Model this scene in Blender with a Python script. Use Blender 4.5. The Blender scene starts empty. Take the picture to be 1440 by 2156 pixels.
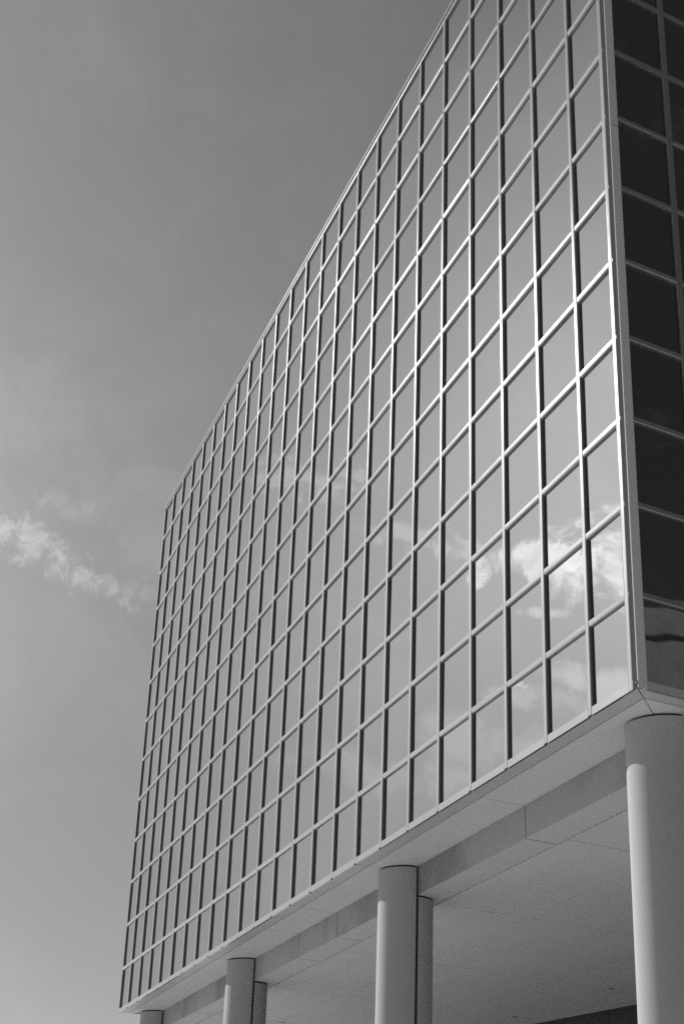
import bpy, bmesh, math, random
from mathutils import Vector, Matrix
random.seed(7)
S = 1.3                       # one facade bay in metres
CU = (12.24299, -6.98947, -17.69162)      # camera in bay units
Z0 = -CU[2] * S + 1.6         # height of the facade's top line above the ground
def W3(x, y, z): return Vector((x * S, y * S, z * S + Z0))
scn = bpy.context.scene

# ------------------------------------------------------------ camera
cd = bpy.data.cameras.new("camera")
cam = bpy.data.objects.new("camera", cd)
scn.collection.objects.link(cam)
right = Vector((0.32570587, 0.94482315, 0.03499861))
up = Vector((0.40224476, -0.17197447, 0.89923519))
back = Vector((0.85563709, -0.27880817, -0.43606326))
M = Matrix((right, up, back)).transposed().to_4x4()
M.translation = W3(*CU)
cam.matrix_world = M
cd.sensor_fit = 'VERTICAL'
cd.sensor_height = 36.0
cd.lens = 36.0 * 3294.9 / 2156.0
cd.clip_start = 0.1
cd.clip_end = 20000
scn.camera = cam

def px_dir(px, py):           # direction in the world of a point of the sky seen from the camera
    return ((px - 720) / 3294.9 * right - (py - 1078) / 3294.9 * up - back).normalized()
def mirror_dir(px, py):       # the same after the glass of the long facade
    d = px_dir(px, py); return Vector((d.x, -d.y, d.z))

# ------------------------------------------------------------ light
SUN_AZ, SUN_EL = math.radians(-149.2), math.radians(30.8)
sun_dir = Vector((math.cos(SUN_EL) * math.cos(SUN_AZ), math.cos(SUN_EL) * math.sin(SUN_AZ), math.sin(SUN_EL)))
ld = bpy.data.lights.new("sun", 'SUN')
ld.energy = 5.0
ld.angle = math.radians(0.7)
ld.color = (1, 1, 1)
lo = bpy.data.objects.new("sun", ld)
lo.rotation_euler = (-sun_dir).to_track_quat('-Z', 'Y').to_euler()
lo.location = (0, 0, 60)
scn.collection.objects.link(lo)

wd = bpy.data.worlds.new("World")
scn.world = wd
wd.use_nodes = True
nt = wd.node_tree
nt.nodes.clear()
class NB:                     # small node-building helper
    def __init__(s, nt): s.nt = nt
    def n(s, t, **k):
        o = s.nt.nodes.new(t)
        for a, b in k.items(): setattr(o, a, b)
        return o
    def put(s, sock, v):
        if isinstance(v, (int, float)): sock.default_value = v
        elif isinstance(v, (tuple, list, Vector)): sock.default_value = tuple(v)
        else: s.nt.links.new(v, sock)
    def m(s, op, a, b=0.0, c=None, clamp=False):
        o = s.n('ShaderNodeMath', operation=op, use_clamp=clamp)
        s.put(o.inputs[0], a); s.put(o.inputs[1], b)
        if c is not None: s.put(o.inputs[2], c)
        return o.outputs[0]
    def dot(s, a, v):
        o = s.n('ShaderNodeVectorMath', operation='DOT_PRODUCT')
        s.put(o.inputs[0], a); s.put(o.inputs[1], v)
        return o.outputs['Value']
    def noise(s, vec, scale, detail=6, rough=.6, dist=0.0, lac=2.0):
        o = s.n('ShaderNodeTexNoise')
        if vec is not None: s.put(o.inputs['Vector'], vec)
        s.put(o.inputs['Scale'], scale); s.put(o.inputs['Detail'], detail)
        s.put(o.inputs['Roughness'], rough); s.put(o.inputs['Distortion'], dist); s.put(o.inputs['Lacunarity'], lac)
        return o.outputs['Fac']
    def smooth(s, v, a, b, lo=0.0, hi=1.0):
        o = s.n('ShaderNodeMapRange', interpolation_type='SMOOTHSTEP')
        s.put(o.inputs['Value'], v); s.put(o.inputs['From Min'], a); s.put(o.inputs['From Max'], b)
        s.put(o.inputs['To Min'], lo); s.put(o.inputs['To Max'], hi)
        return o.outputs['Result']
N = NB(nt)
sky = N.n('ShaderNodeTexSky', sky_type='NISHITA')
sky.sun_disc = False
sky.sun_elevation = SUN_EL
sky.sun_rotation = math.pi / 2 - SUN_AZ
sky.air_density = 1.0; sky.dust_density = .5; sky.ozone_density = 1.5
sep = N.n('ShaderNodeSeparateColor')
nt.links.new(sky.outputs[0], sep.inputs[0])
# monochrome film behind a red filter: the sky's red counts, its blue hardly
bw = N.m('ADD', N.m('MULTIPLY', sep.outputs[0], .92), N.m('ADD', N.m('MULTIPLY', sep.outputs[1], .12), N.m('MULTIPLY', sep.outputs[2], .0)))
tc = N.n('ShaderNodeTexCoord').outputs['Generated']
# a polarising filter deepens the sky at right angles to the sun and beyond
bw = N.m('MULTIPLY', bw, N.smooth(N.dot(tc, sun_dir), -.50, .20, .42, 1.0))
# the low sky under the sun glows
glow = N.m('MULTIPLY', N.smooth(N.dot(tc, sun_dir), .78, .93), N.smooth(N.dot(tc, (0, 0, 1)), .30, .60, .28, 0.0))
bw = N.m('MULTIPLY', bw, N.m('ADD', 1.0, glow))
# dimming put into the sky's tone towards the horizon, to cut its glare
bw = N.m('MULTIPLY', bw, N.smooth(N.dot(tc, (0, 0, 1)), .10, .50, .63, 1.0))
def blob(center, ang, a, b):  # soft elliptical patch of the sky; ang tilts its long axis from level
    c = center.normalized()
    e = c.cross(Vector((0, 0, 1))).normalized(); v = e.cross(c)
    u1 = e * math.cos(ang) + v * math.sin(ang); u2 = -e * math.sin(ang) + v * math.cos(ang)
    q = N.m('ADD', N.m('POWER', N.m('ABSOLUTE', N.m('DIVIDE', N.dot(tc, u1), a)), 2.0), N.m('POWER', N.m('ABSOLUTE', N.m('DIVIDE', N.dot(tc, u2), b)), 2.0))
    front = N.m('GREATER_THAN', N.dot(tc, c), 0.0)
    return N.m('MULTIPLY', N.m('SUBTRACT', 1.0, q), front)
nz1 = N.noise(tc, 16, 9, .62, .6)
nz2 = N.noise(tc, 80, 9, .68, .5)
nz3 = N.noise(tc, 28, 10, .64, .35)
CLOUDS = [   # where, lean, half length, half width, brightness, raggedness, edge softness
    (px_dir(70, 1150), math.radians(-24), .046, .014, .66, nz2, 1.4),
    (px_dir(180, 1215), math.radians(-24), .040, .009, .52, nz2, 1.4),
    (px_dir(290, 1245), math.radians(-12), .022, .006, .22, nz2, 1.2),
    (px_dir(150, 1060), math.radians(-12), .030, .010, .20, nz2, 1.3),
    (px_dir(100, 960), math.radians(-30), .16, .05, .12, nz1, 1.2),
    (px_dir(60, 300), math.radians(-50), .16, .07, .03, nz1, 1.2),
    (mirror_dir(1280, 1205), math.radians(14), .040, .034, .85, nz3, .8),
    (mirror_dir(1200, 1175), math.radians(12), .030, .011, 1.0, nz3, .6),
    (mirror_dir(1105, 1185), math.radians(8), .017, .012, .9, nz3, .6),
    (mirror_dir(1020, 1200), math.radians(0), .009, .012, .85, nz3, .6),
    (mirror_dir(960, 1160), math.radians(0), .030, .008, .35, nz2, 1.0),
    (mirror_dir(850, 1120), math.radians(0), .035, .007, .30, nz2, 1.0),
    (mirror_dir(640, 1010), math.radians(0), .04, .014, .34, nz2, 1.0),
    (mirror_dir(1140, 1290), math.radians(0), .030, .004, .45, nz3, .9),
    (mirror_dir(1300, 1440), math.radians(6), .035, .014, .42, nz3, .9),
    (mirror_dir(1200, 1480), math.radians(6), .045, .010, .28, nz3, .9),
    (mirror_dir(1090, 1440), math.radians(10), .009, .004, .6, nz2, .9),
    (mirror_dir(1050, 1560), math.radians(6), .07, .016, .22, nz3, 1.0),
    (mirror_dir(820, 1630), math.radians(6), .06, .016, .22, nz3, 1.0),
]
tot = None
for c, an, a, b, st, nz, soft in CLOUDS:
    m_ = blob(c, an, a * 1.35, b * 1.35)
    v = N.m('ADD', m_, N.m('MULTIPLY', N.m('SUBTRACT', nz, .5), 4.2))
    v = N.smooth(v, .3, .3 + soft)
    v = N.m('MULTIPLY', v, N.smooth(m_, -.6, .25))
    if soft < .8: v = N.m('MULTIPLY', v, N.smooth(nz2, .25, .75, .5, 1.15))
    v = N.m('MULTIPLY', v, st)
    tot = v if tot is None else N.m('MAXIMUM', tot, v)
haze = N.m('MULTIPLY', N.smooth(N.noise(tc, 7.0, 9, .64, .8), .40, .76), .13)
cl = N.m('ADD', tot, haze)
col = N.m('MULTIPLY', bw, N.m('ADD', 1.0, cl))
comb = N.n('ShaderNodeCombineColor')
for i in range(3): nt.links.new(col, comb.inputs[i])
bg = N.n('ShaderNodeBackground')
nt.links.new(comb.outputs[0], bg.inputs['Color'])
bg.inputs['Strength'].default_value = 0.115
out = N.n('ShaderNodeOutputWorld')
nt.links.new(bg.outputs[0], out.inputs[0])

scn.view_settings.view_transform = 'Standard'
scn.view_settings.look = 'None'
scn.view_settings.exposure = 0.0
scn.view_settings.gamma = 1.0
scn.view_settings.use_curve_mapping = False
scn.cycles.sample_clamp_direct = 2.5
scn.cycles.sample_clamp_indirect = 2.5
scn.cycles.use_denoising = False
scn.cycles.max_bounces = 8
scn.cycles.diffuse_bounces = 5
scn.cycles.glossy_bounces = 4

# ------------------------------------------------------------ materials
def mat(name, base, rough=.5, metal=0.0, ior=1.45, var=0.0, vscale=1.0, bump=0.0, bscale=30.0, rvar=0.0, stain=0.0, streak=None):
    m = bpy.data.materials.new(name); m.use_nodes = True
    t = m.node_tree; b = t.nodes['Principled BSDF']; K = NB(t)
    b.inputs['Roughness'].default_value = rough
    b.inputs['Metallic'].default_value = metal
    b.inputs['IOR'].default_value = ior
    pos = K.n('ShaderNodeNewGeometry').outputs['Position']
    val = None
    if var > 0:
        n1 = K.noise(pos, vscale, 7, .62, .3)
        n2 = K.noise(pos, vscale * 9, 5, .6)
        val = K.m('ADD', K.m('MULTIPLY', K.m('SUBTRACT', n1, .5), var * 2), K.m('MULTIPLY', K.m('SUBTRACT', n2, .5), var))
        if streak:            # long faint rain marks: noise squeezed along one axis
            mp = K.n('ShaderNodeMapping'); K.put(mp.inputs['Vector'], pos); mp.inputs['Scale'].default_value = streak
            val = K.m('ADD', val, K.m('MULTIPLY', K.m('SUBTRACT', K.noise(mp.outputs[0], 1.0, 6, .65), .5), var * 2.2))
        if stain > 0:
            sp = K.smooth(K.noise(pos, .42, 5, .58, .5), .44, .68)
            val = K.m('SUBTRACT', val, K.m('MULTIPLY', sp, stain))
        val = K.m('MULTIPLY', K.m('ADD', 1.0, val), base, clamp=True)
        cc = K.n('ShaderNodeCombineColor')
        for i in range(3): t.links.new(val, cc.inputs[i])
        t.links.new(cc.outputs[0], b.inputs['Base Color'])
    else:
        b.inputs['Base Color'].default_value = (base, base, base, 1)
    if rvar > 0:
        r = K.m('ADD', rough, K.m('MULTIPLY', K.m('SUBTRACT', K.noise(pos, 2.5, 5, .6), .5), rvar * 2))
        t.links.new(r, b.inputs['Roughness'])
    if bump > 0:
        bp = K.n('ShaderNodeBump'); bp.inputs['Strength'].default_value = bump; bp.inputs['Distance'].default_value = .01
        t.links.new(K.noise(pos, bscale, 4, .6), bp.inputs['Height'])
        t.links.new(bp.outputs[0], b.inputs['Normal'])
    return m
def warp(m, scale, dist):     # the very slight waviness of rolled glass
    t = m.node_tree; K = NB(t); bp = K.n('ShaderNodeBump')
    bp.inputs['Strength'].default_value = 1.0; bp.inputs['Distance'].default_value = dist
    t.links.new(K.noise(K.n('ShaderNodeNewGeometry').outputs['Position'], scale, 1, .4), bp.inputs['Height'])
    t.links.new(bp.outputs[0], t.nodes['Principled BSDF'].inputs['Normal'])
M_ALU = mat("anodised_aluminium", .35, .105, .75, var=.06, vscale=1.3, rvar=.025)
M_ALU2 = mat("painted_aluminium", .60, .45, .2, var=.06, vscale=.9)
M_GLASS = mat("coated_mirror_glass", .006, .008, 0, ior=3.15, rvar=0)
warp(M_GLASS, .9, .0016)
M_GLASS2 = mat("dimmed_mirror_glass", .006, .02, 0, ior=2.45)  # same coated glass, reflection turned down so the short wall looks darker
warp(M_GLASS2, 1.1, .0035)
M_SOFF = mat("soffit_panel_paint", .68, .6, 0, var=.07, vscale=.7, bump=.15, bscale=60)
M_BEAM = mat("stained_beam_cladding", .34, .6, 0, var=.07, vscale=.6, stain=.40, bump=.15, bscale=60)
M_CEIL = mat("ceiling_board", .74, .65, 0, var=.08, vscale=.45, streak=(.25, 2.6, 1))
M_COL = mat("column_render", .375, .9, 0, var=.05, vscale=.8, bump=.12, bscale=80)
M_GAP = mat("dark_joint", .012, .8)
M_CORE = mat("dark_core_cladding", .02, .35, 0, var=.1)
M_ROOF = mat("roof_membrane", .25, .8, 0, var=.1)
M_STONE = mat("rough_stone", .16, .8, 0, var=.55, vscale=1.1, bump=.6, bscale=3)
M_GND = mat("concrete_paving", .48, .8, 0, var=.12, vscale=.3)
M_LENS = mat("frosted_lamp_glass", .8, .3, 0)
M_TRIM = mat("lamp_trim", .5, .35, .6)

# ------------------------------------------------------------ mesh helpers
def smooth_by_angle(bm, deg=38):
    lim = math.radians(deg)
    for f in bm.faces: f.smooth = True
    for e in bm.edges:
        e.smooth = len(e.link_faces) == 2 and e.calc_face_angle(0) < lim
def finish(name, bm, m, parent=None, smooth=False, deg=38):
    bmesh.ops.recalc_face_normals(bm, faces=bm.faces)
    if smooth: smooth_by_angle(bm, deg)
    me = bpy.data.meshes.new(name); bm.to_mesh(me); bm.free()
    me.materials.append(m)
    o = bpy.data.objects.new(name, me); scn.collection.objects.link(o)
    if parent is not None:
        o.parent = parent; o.matrix_parent_inverse = parent.matrix_world.inverted()
    return o
def prism(bm, pts, z0, z1):   # plan polygon (bay units) extruded from z0 to z1
    lo = [bm.verts.new(W3(x, y, z0)) for x, y in pts]
    hi = [bm.verts.new(W3(x, y, z1)) for x, y in pts]
    n = len(pts)
    bm.faces.new(lo[::-1]); bm.faces.new(hi)
    for i in range(n):
        bm.faces.new((lo[i], lo[(i + 1) % n], hi[(i + 1) % n], hi[i]))
def sweep(bm, prof, p0, p1, mk):   # profile points mk(a, d, base point) swept from p0 to p1
    A = [bm.verts.new(mk(a, d, p0)) for a, d in prof]
    B = [bm.verts.new(mk(a, d, p1)) for a, d in prof]
    n = len(prof)
    bm.faces.new(A[::-1]); bm.faces.new(B)
    for i in range(n):
        bm.faces.new((A[i], A[(i + 1) % n], B[(i + 1) % n], B[i]))

# ------------------------------------------------------------ plan of the building
H = .97800                    # row height
TH = math.radians(101)
T = Vector((math.cos(TH), math.sin(TH)))     # along the short wall, into the block
NR = Vector((T.y, -T.x))                     # outward normal of the short wall
ZS, ZB = -12.664, -13.061                    # outer soffit, beam and ceiling underside
ZTOP = .015
R0 = .085
LX, LT = -24.0, 20.0
YB = LT * T.y
def isect(d_n, d_y):          # point with NR.p = d_n, y = d_y
    return ((d_n - NR.y * d_y) / NR.x, d_y)
DL = NR.x * LX
def inset(d):                 # parallelogram inset by d: near, far, far back, near back
    return [isect(-R0 - d, d), isect(DL + d, d), isect(DL + d, YB - d), isect(-R0 - d, YB - d)]
GD = .035                     # depth of the glass behind the caps
MW, TW = .078, .072           # mullion and transom widths

root = bpy.data.objects.new("office_building", None)
root.empty_display_size = 2
root.location = Vector((-12 * S, 8 * S, 0))
scn.collection.objects.link(root)
root["label"] = "glass office block with gridded metal curtain wall raised on round columns"
root["category"] = "building"
bpy.context.view_layer.update()

# frames of reference of the two detailed walls: point along s, depth d (inward), height z
def wall_front(s, d, z): return W3(-s, d, z)
def wall_side(s, d, z):
    b = Vector(isect(-R0, 0)); p = b + T * s - NR * d
    return W3(p.x, p.y, z)

def cap_profile(w, low, high, normals, depth=GD + .03, bulge=.0006):
    """cap profile across (a: 0..w) and depth d: a nearly flat face; towards a=0 it breaks back in flats with the given slopes"""
    # flats of equal length whose normals lean by the given degrees from straight out
    n = [math.radians(v) for v in normals]
    xs = [0.0]; ds = [bulge]
    L = low / sum(math.cos(v) for v in n)
    for v in n:
        xs.append(xs[-1] + L * math.cos(v)); ds.append(ds[-1] + L * math.sin(v))
    pts = [(0, depth)] + [(low - x, d) for x, d in zip(xs[::-1], ds[::-1])]
    for k in range(1, 5):
        f = k / 4
        pts.append((low + (w - low - high) * f, bulge * (2 * f - 1) ** 2))
    pts += [(w - high * .3, high * .3 + bulge), (w, high), (w, depth)]
    return pts
PM = cap_profile(MW, .018, .004, (10, 45, 68))
PT = cap_profile(TW, .024, .004, (13, 55, 72), bulge=.0002)
ZHEAD = -.118                 # underside of the head transom
ZSILL = -12.575               # top of the sill
def build_wall(wall, cols, first_s, last_s):
    # mullions: s is the near edge of the cap
    for s in cols:
        bm = bmesh.new()
        dx = random.uniform(-.0008, .0008)
        sweep(bm, PM, ZS + .012, ZHEAD - .001, lambda a, d, z: wall(s + a, d + dx * 0, z))
        finish("mullion", bm, M_ALU, root, True, 12)
    edges = sorted(cols)
    spans = []
    prev = first_s
    for s in edges:
        spans.append((prev, s)); prev = s + MW
    spans.append((prev, last_s))
    spans = [(a, b) for a, b in spans if b - a > .2]
    zl = [-k * H for k in range(1, 13)]
    for z in zl:
        bm = bmesh.new()
        row_tilt = random.gauss(-.018, .020)
        for a, b in spans:
            tilt = row_tilt + random.gauss(0, .008)
            sweep(bm, PT, a + .0015, b - .0015, lambda q, d, s: wall(s, d + .0012 + (q - TW / 2) * tilt, z + q))
        finish("transom", bm, M_ALU, root, True, 12)
    # head transom, coping
    bm = bmesh.new()
    sweep(bm, cap_profile(.055, .012, .003, (13, 60)), first_s, last_s, lambda q, d, s: wall(s, d, ZHEAD + q))
    finish("head_transom", bm, M_ALU, root, True)
    # sill, one length per bay, with a hairline joint
    bm = bmesh.new()
    for a, b in spans:
        sweep(bm, [(ZS, .001), (ZSILL - .004, .001), (ZSILL, .005), (ZSILL, GD + .03), (ZS + .035, GD + .03), (ZS + .035, .030), (ZS, .030)], a + .001, b - .001, lambda q, d, s: wall(s, d, q))
    finish("sill", bm, M_ALU, root)
    rows = [(ZHEAD, -H + TW)] + [(-k * H, -(k + 1) * H + TW) for k in range(1, 12)] + [(-12 * H, ZSILL)]
    return [(wall, a, b, z1, z0) for a, b in spans for z1, z0 in rows]

panes = build_wall(wall_front, [float(i) for i in range(1, 24)], .16, 23.93)
# far corner mullion of the long wall
bm = bmesh.new()
sweep(bm, PM, ZS + .012, ZHEAD - .001, lambda a, d, z: wall_front(23.93 + a, d, z))
finish("mullion", bm, M_ALU, root, True, 12)
side_cols = [.86 + i * 1.0 for i in range(0, 19)]
panes += build_wall(wall_side, side_cols, .13, LT - .2)

# near corner post: cap of the long wall, bevel, cap of the short wall
b0 = Vector(isect(-R0, 0))
def side_pt(s, d):
    p = b0 + T * s - NR * d; return (p.x, p.y)
bm = bmesh.new()
x0, x1 = -.255, -.158
pl = [(x0, .07), (x0, .012)]
for k in range(1, 4):
    an = math.pi / 2 * k / 4
    pl.append((x0 + .012 - .012 * math.cos(an), .012 - .012 * math.sin(an)))
pl += [(x0 + .012, 0), (x0 + .035, -.0007), (x1 - .022, -.0007), (x1 - .012, 0), (x1 - .004, .003), (x1, .009), (-.113, .030), (-.106, .042), (-.113, .07)]
prism(bm, pl, ZS + .006, ZTOP - .06)
finish("corner_post", bm, M_ALU, root, True)
bm = bmesh.new()
pl = [(-.100, .016), side_pt(.020, 0), side_pt(.035, -.001), side_pt(.125, -.001), side_pt(.137, .004), side_pt(.14, .016), side_pt(.14, .07), side_pt(.05, .07), (-.11, .06)]
# two lengths with a joint high up
prism(bm, pl, ZS + .006, -5.97)
prism(bm, pl, -5.955, ZTOP - .06)
finish("corner_post", bm, M_ALU2, root, False)

# glass: the hundred panes that show largest are parts, the rest one part
def proj_area(P):
    V = []
    for p in P:
        q = p - cam.matrix_world.translation
        z = -q.dot(back)
        if z <= 0: return 0
        V.append((720 + 3294.9 * q.dot(right) / z, 1078 - 3294.9 * q.dot(up) / z))
    A = abs(sum(V[i][0] * V[(i + 1) % 4][1] - V[(i + 1) % 4][0] * V[i][1] for i in range(4))) / 2
    vis = 0
    for i in range(6):
        for j in range(6):
            u, v = (i + .5) / 6, (j + .5) / 6
            x = (V[0][0] * (1 - u) + V[1][0] * u) * (1 - v) + (V[3][0] * (1 - u) + V[2][0] * u) * v
            y = (V[0][1] * (1 - u) + V[1][1] * u) * (1 - v) + (V[3][1] * (1 - u) + V[2][1] * u) * v
            vis += (0 <= x <= 1440 and 0 <= y <= 2156)
    return A * vis / 36
plist = []
for wall, a, b, z1, z0 in panes:
    P = [wall(a - .02, GD, z0 - .02), wall(b + .02, GD, z0 - .02), wall(b + .02, GD, z1 + .02), wall(a - .02, GD, z1 + .02)]
    plist.append((proj_area(P), wall, a, b, z1, z0))
plist.sort(key=lambda q: -q[0])
def pane_box(bm, wall, a, b, z1, z0):
    t1, t2 = random.gauss(0, .0017), random.gauss(0, .0017)     # each pane sits a hair out of true
    def dd(s, z): return GD + t1 * (s - (a + b) / 2) + t2 * (z - (z0 + z1) / 2)
    e = .02
    cs = [(a - e, z0 - e), (b + e, z0 - e), (b + e, z1 + e), (a - e, z1 + e)]
    F = [bm.verts.new(wall(s, dd(s, z), z)) for s, z in cs]
    B = [bm.verts.new(wall(s, dd(s, z) + .01, z)) for s, z in cs]
    bm.faces.new(F); bm.faces.new(B[::-1])
    for i in range(4): bm.faces.new((F[i], B[i], B[(i + 1) % 4], F[(i + 1) % 4]))
rest = bmesh.new()
for k, (A, wall, a, b, z1, z0) in enumerate(plist):
    if k < 100:
        bm = bmesh.new(); pane_box(bm, wall, a, b, z1, z0)
        finish("glass_pane", bm, M_GLASS if wall is wall_front else M_GLASS2, root)
    else:
        n0 = len(rest.faces); pane_box(rest, wall, a, b, z1, z0); rest.faces.ensure_lookup_table()
        for f in rest.faces[n0:]: f.material_index = 0 if wall is wall_front else 1
o = finish("glass_pane", rest, M_GLASS, root); o["kind"] = "stuff"; o.data.materials.append(M_GLASS2)

# dark core of the storeys behind the glass, roof slab and coping
bm = bmesh.new(); prism(bm, inset(.09), ZS + .08, -.02)
finish("inner_wall", bm, M_GAP, root)
bm = bmesh.new()
q = inset(.075)
# plain metal and glass on the two walls turned away
prism(bm, [inset(.0)[1], inset(.0)[2], inset(.085)[2], inset(.085)[1]], ZS + .03, ZTOP - .07)
prism(bm, [inset(.0)[2], inset(.0)[3], inset(.085)[3], inset(.085)[2]], ZS + .03, ZTOP - .07)
finish("rear_wall", bm, M_GLASS2, root)
def ring(bm, d0, d1, z0, z1, dn=0):
    A, B = inset(d0), inset(d1)
    for i in range(4):
        j = (i + 1) % 4
        prism(bm, [A[i], A[j], B[j], B[i]], z0, z1)
bm = bmesh.new()
ring(bm, -.010, .35, -.046, ZTOP)
finish("coping", bm, M_ALU, root)
bm = bmesh.new(); prism(bm, inset(.36), -.10, -.01)
finish("roof", bm, M_ROOF, root)

# ------------------------------------------------------------ underside
def strip_panels(name, d0, d1, z0, z1, m, xs, ss, gap=.004, under=None):
    """panels of a mitred strip between insets d0 and d1; xs joints along the long wall, ss along the short"""
    A, B = inset(d0), inset(d1)
    sk = T.x / T.y
    def two(o):               # the beam's underside takes the second, paler material, its face keeps the first
        if under is None: return
        o.data.materials.append(under)
        for p in o.data.polygons:
            if p.normal.z < -.9: p.material_index = 1
    def cut(x, y): return x + sk * y
    # long wall, from the near mitre to the far one
    js = sorted(xs, reverse=True)
    seq = [None] + js + [None]
    for i in range(len(seq) - 1):
        r_, l_ = seq[i], seq[i + 1]
        pr = [A[0], B[0]] if r_ is None else [(cut(r_, d0) - gap, d0), (cut(r_, d1) - gap, d1)]
        plx = [A[1], B[1]] if l_ is None else [(cut(l_, d0) + gap, d0), (cut(l_, d1) + gap, d1)]
        if r_ is None: pr = [(A[0][0] - .006, A[0][1]), (B[0][0] - .006, B[0][1])]
        bm = bmesh.new(); prism(bm, [pr[0], plx[0], plx[1], pr[1]], z0, z1)
        two(finish(name, bm, m, root))
    # short wall
    def sp(s, d):
        p = Vector(isect(-R0 - d, 0)) + T * s; return (p.x, p.y)
    seq = [None] + sorted(ss) + [None]
    for i in range(len(seq) - 1):
        a_, b_ = seq[i], seq[i + 1]
        pa = [(A[0][0] + .003, A[0][1] + .006), (B[0][0] + .003, B[0][1] + .006)] if a_ is None else [sp(a_ + gap, d0), sp(a_ + gap, d1)]
        pb = [A[3], B[3]] if b_ is None else [sp(b_ - gap, d0), sp(b_ - gap, d1)]
        bm = bmesh.new(); prism(bm, [pa[0], pb[0], pb[1], pa[1]], z0, z1)
        two(finish(name, bm, m, root))
strip_panels("edge_trim", .031, .203, ZS, ZS + .03, M_ALU2, [-4.02, -8.03, -12.04, -16.05, -20.04], [4, 8, 12, 16], .006)
strip_panels("soffit_panel", .223, .815, ZS, ZS + .03, M_SOFF, [-4.16, -8.02, -11.07, -13.02, -16.02, -19.93], [4.1, 8, 12, 16], .008)
bm = bmesh.new(); ring(bm, .01, 1.2, ZS + .035, ZS + .07)
prism(bm, inset(1.2), ZS + .035, ZS + .07)
finish("soffit_backing", bm, M_GAP, root)
# beam: boxed edge of the lower ceiling, jointed where the photo shows it
strip_panels("beam", .812, 1.250, ZB, ZS - .003, M_BEAM, [-4.13, -10.98, -12.97, -19.92], [4.1, 8, 12, 16], .010, M_SOFF)
# ceiling boards between the beams
sk = T.x / T.y
ys = [1.276, 2.729, 7.4]
C0 = inset(1.262)
xr = [-R0 - .4, -3.86, -7.84, -11.9, -15.9, -19.9, -26]
for yi in range(len(ys) - 1):
    for xi in range(len(xr) - 1):
        y0, y1 = ys[yi] + (.008 if yi else 0), ys[yi + 1] - .008
        g = .009
        def lim(x, y):
            lo_, hi_ = isect(DL + 1.262, y)[0], isect(-R0 - 1.262, y)[0]
            return (min(max(x, lo_), hi_), y)
        P = [lim(xr[xi] + sk * y0 - g, y0), lim(xr[xi + 1] + sk * y0 + g, y0), lim(xr[xi + 1] + sk * y1 + g, y1), lim(xr[xi] + sk * y1 - g, y1)]
        if abs(P[0][0] - P[1][0]) < .05: continue
        bm = bmesh.new(); prism(bm, P, ZB, ZB + .02)
        finish("ceiling_panel", bm, M_CEIL, root)
bm = bmesh.new()
y0, y1 = 7.403, YB - 1.262
prism(bm, [isect(-R0 - 1.262, y0), isect(DL + 1.262, y0), isect(DL + 1.262, y1), isect(-R0 - 1.262, y1)], ZB, ZB + .02)
finish("ceiling_panel", bm, M_CEIL, root)
bm = bmesh.new()
prism(bm, inset(1.255), ZB + .024, ZS - .004)
finish("ceiling_backing", bm, M_GAP, root)

# ground-floor core wall under the ceiling, dark cladding with open joints
CW = Vector((math.cos(math.radians(9)), math.sin(math.radians(9))))
CN = Vector((-CW.y, CW.x))
base = Vector((-15.29, 7.67))
zg = -Z0 / S
cw = bpy.data.objects
for k in range(-4, 6):
    a = base + CW * (k * 1.9 + .008); b = base + CW * ((k + 1) * 1.9 - .008)
    bm = bmesh.new(); prism(bm, [a, b, b + CN * .08, a + CN * .08], zg, ZB - .004)
    finish("core_wall", bm, M_CORE, root)
a = base + CW * (-4 * 1.9) + CN * .1; b = base + CW * (6 * 1.9) + CN * .1
bm = bmesh.new(); prism(bm, [a, b, b + CN * 6, a + CN * 6], zg, ZB - .006)
finish("core_wall", bm, M_GAP, root)

# ------------------------------------------------------------ columns
def column(cx, cy, R, yj):
    """round shaft; its outdoor half runs up to the outer soffit, the other stops under the beam, a dark reveal between"""
    e = bpy.data.objects.new("column", None); scn.collection.objects.link(e)
    e.location = W3(cx, cy, zg); e.parent = root; bpy.context.view_layer.update()
    e.matrix_parent_inverse = root.matrix_world.inverted(); bpy.context.view_layer.update()
    n = 96
    g = .020
    a0 = math.asin(max(-1, min(1, (yj - g - cy) / R)))
    a1 = math.asin(max(-1, min(1, (yj + g - cy) / R)))
    # outdoor part: from angle pi - a0 round the front to a0 (through -pi/2)
    st, en = math.pi - a0, 2 * math.pi + a0
    bm = bmesh.new()
    prism(bm, [(cx + R * math.cos(st + (en - st) * i / n), cy + R * math.sin(st + (en - st) * i / n)) for i in range(n + 1)], zg, ZS - .026)
    finish("shaft", bm, M_COL, e, True)
    st, en = a1, math.pi - a1
    bm = bmesh.new()
    prism(bm, [(cx + R * math.cos(st + (en - st) * i / n), cy + R * math.sin(st + (en - st) * i / n)) for i in range(n + 1)], zg, ZB - .026)
    finish("shaft", bm, M_COL, e, True)
    bm = bmesh.new()
    r2 = R - .03
    prism(bm, [(cx + r2 * math.cos(2 * math.pi * i / 64), cy + r2 * math.sin(2 * math.pi * i / 64)) for i in range(64)], zg, ZB - .001)
    r3 = r2 - .002
    st, en = math.pi - a0, 2 * math.pi + a0
    prism(bm, [(cx + r3 * math.cos(st + (en - st) * i / n), cy + r3 * math.sin(st + (en - st) * i / n)) for i in range(n + 1)], ZB - .0005, ZS - .001)
    finish("reveal", bm, M_GAP, e)
for cx, cy, R in [(-.975, .79, .392), (-8.08, .772, .38), (-16.07, .772, .38), (-23.36, .772, .38)]:
    column(cx, cy, R, .800)
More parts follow.
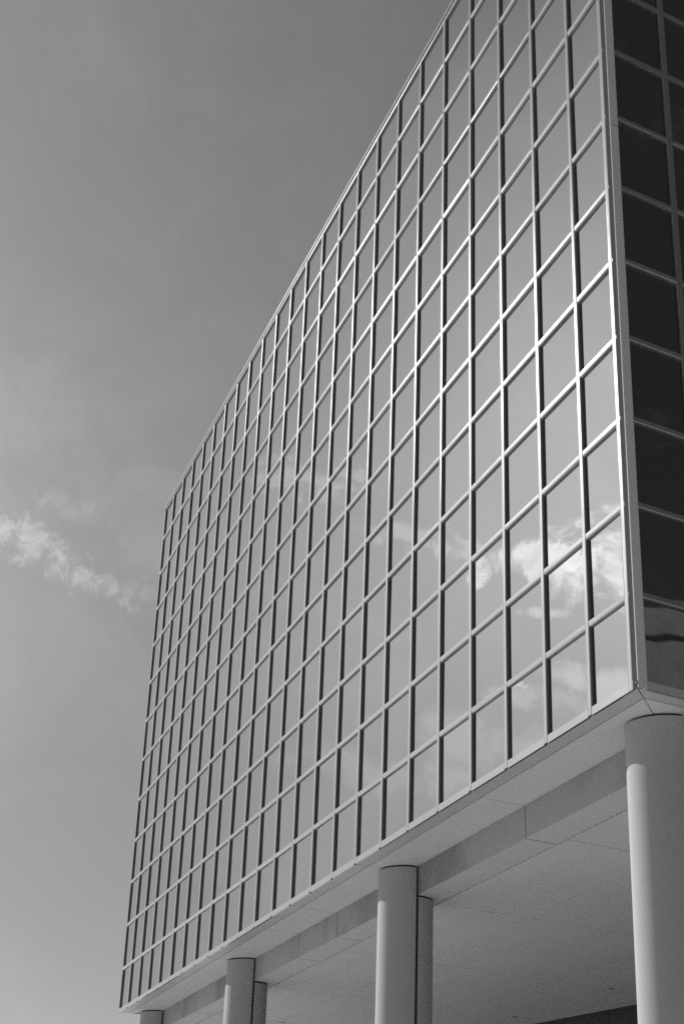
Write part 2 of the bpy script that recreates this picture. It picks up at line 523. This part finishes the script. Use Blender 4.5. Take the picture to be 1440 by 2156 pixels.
# the columns along the short side and the back of the block
for s in (8.0, 15.2):
    p = Vector(isect(-R0 - .77, 0)) + T * (s + .3)
    bm = bmesh.new()
    prism(bm, [(p.x + .38 * math.cos(2 * math.pi * i / 64), p.y + .38 * math.sin(2 * math.pi * i / 64)) for i in range(64)], zg, ZB - .008)
    finish("column", bm, M_COL, root, True)

# ------------------------------------------------------------ recessed lamps in the ceiling
for x, y in [(-13.18, 6.55), (-20.55, 2.80), (-9.2, 6.55), (-17.1, 6.5)]:
    tr = bmesh.new()
    c = W3(x, y, ZB)
    ro, ri = .115, .085
    n = 32
    ring_v = []
    for r, z in ((ro, -.001), (ro, -.014), (ri, -.018), (ri, -.001)):
        ring_v.append([tr.verts.new(c + Vector((r * math.cos(2 * math.pi * i / n), r * math.sin(2 * math.pi * i / n), z))) for i in range(n)])
    for k in range(4):
        for i in range(n):
            tr.faces.new((ring_v[k][i], ring_v[k][(i + 1) % n], ring_v[(k + 1) % 4][(i + 1) % n], ring_v[(k + 1) % 4][i]))
    t_ = finish("downlight", tr, M_TRIM, root, True)
    ln = bmesh.new()
    vs = [[ln.verts.new(c + Vector((ri * f * math.cos(2 * math.pi * i / n), ri * f * math.sin(2 * math.pi * i / n), z))) for i in range(n)] for f, z in ((1, -.006), (.8, -.022), (.45, -.030))]
    for k in range(2):
        for i in range(n): ln.faces.new((vs[k][i], vs[k][(i + 1) % n], vs[k + 1][(i + 1) % n], vs[k + 1][i]))
    ln.faces.new(vs[2])
    finish("lens", ln, M_LENS, t_, True)

# ------------------------------------------------------------ ground
bm = bmesh.new()
bmesh.ops.create_grid(bm, x_segments=2, y_segments=2, size=3000)
g = finish("ground", bm, M_GND); g["kind"] = "structure"

# ------------------------------------------------------------ stone building across the street, seen mirrored in the short wall
nbr = bpy.data.objects.new("stone_building", None); scn.collection.objects.link(nbr)
nbr.location = (38.4, 51.5, 0); nbr.rotation_euler = (0, 0, math.radians(140.5))
nbr["label"] = "rough stone building mirrored in the lowest dark panes of the short wall"
nbr["category"] = "building"
bpy.context.view_layer.update()
def local_box(bm, x0, x1, y0, y1, z0, z1):
    vs = [bm.verts.new(nbr.matrix_world @ Vector(p)) for p in ((x0, y0, z0), (x1, y0, z0), (x1, y1, z0), (x0, y1, z0), (x0, y0, z1), (x1, y0, z1), (x1, y1, z1), (x0, y1, z1))]
    for f in ((0, 3, 2, 1), (4, 5, 6, 7), (0, 1, 5, 4), (1, 2, 6, 5), (2, 3, 7, 6), (3, 0, 4, 7)): bm.faces.new([vs[i] for i in f])
bm = bmesh.new(); local_box(bm, -26, 26, -16, 0, 0, 33.9); finish("wall", bm, M_STONE, nbr)
bm = bmesh.new(); local_box(bm, -26.2, 26.2, -16.2, .12, 33.9, 34.1); finish("ledge", bm, M_GAP, nbr)
bm = bmesh.new(); local_box(bm, -25.8, 25.8, -15.8, -.25, 34.1, 35.9); finish("parapet", bm, M_STONE, nbr)

bm = bmesh.new()
prism(bm, [isect(-R0 + .5, 2.2), isect(DL - .5, 2.2), isect(DL - .5, YB), isect(-R0 + .5, YB)], zg - .02, zg + .004 / S)
g = finish("unseen_dark_floor", bm, mat("ceiling_dimming_floor", .05, .6, 0, var=.15, vscale=.8)); g["kind"] = "structure"  # unseen dark floor, added to dim the ceiling deep under the block
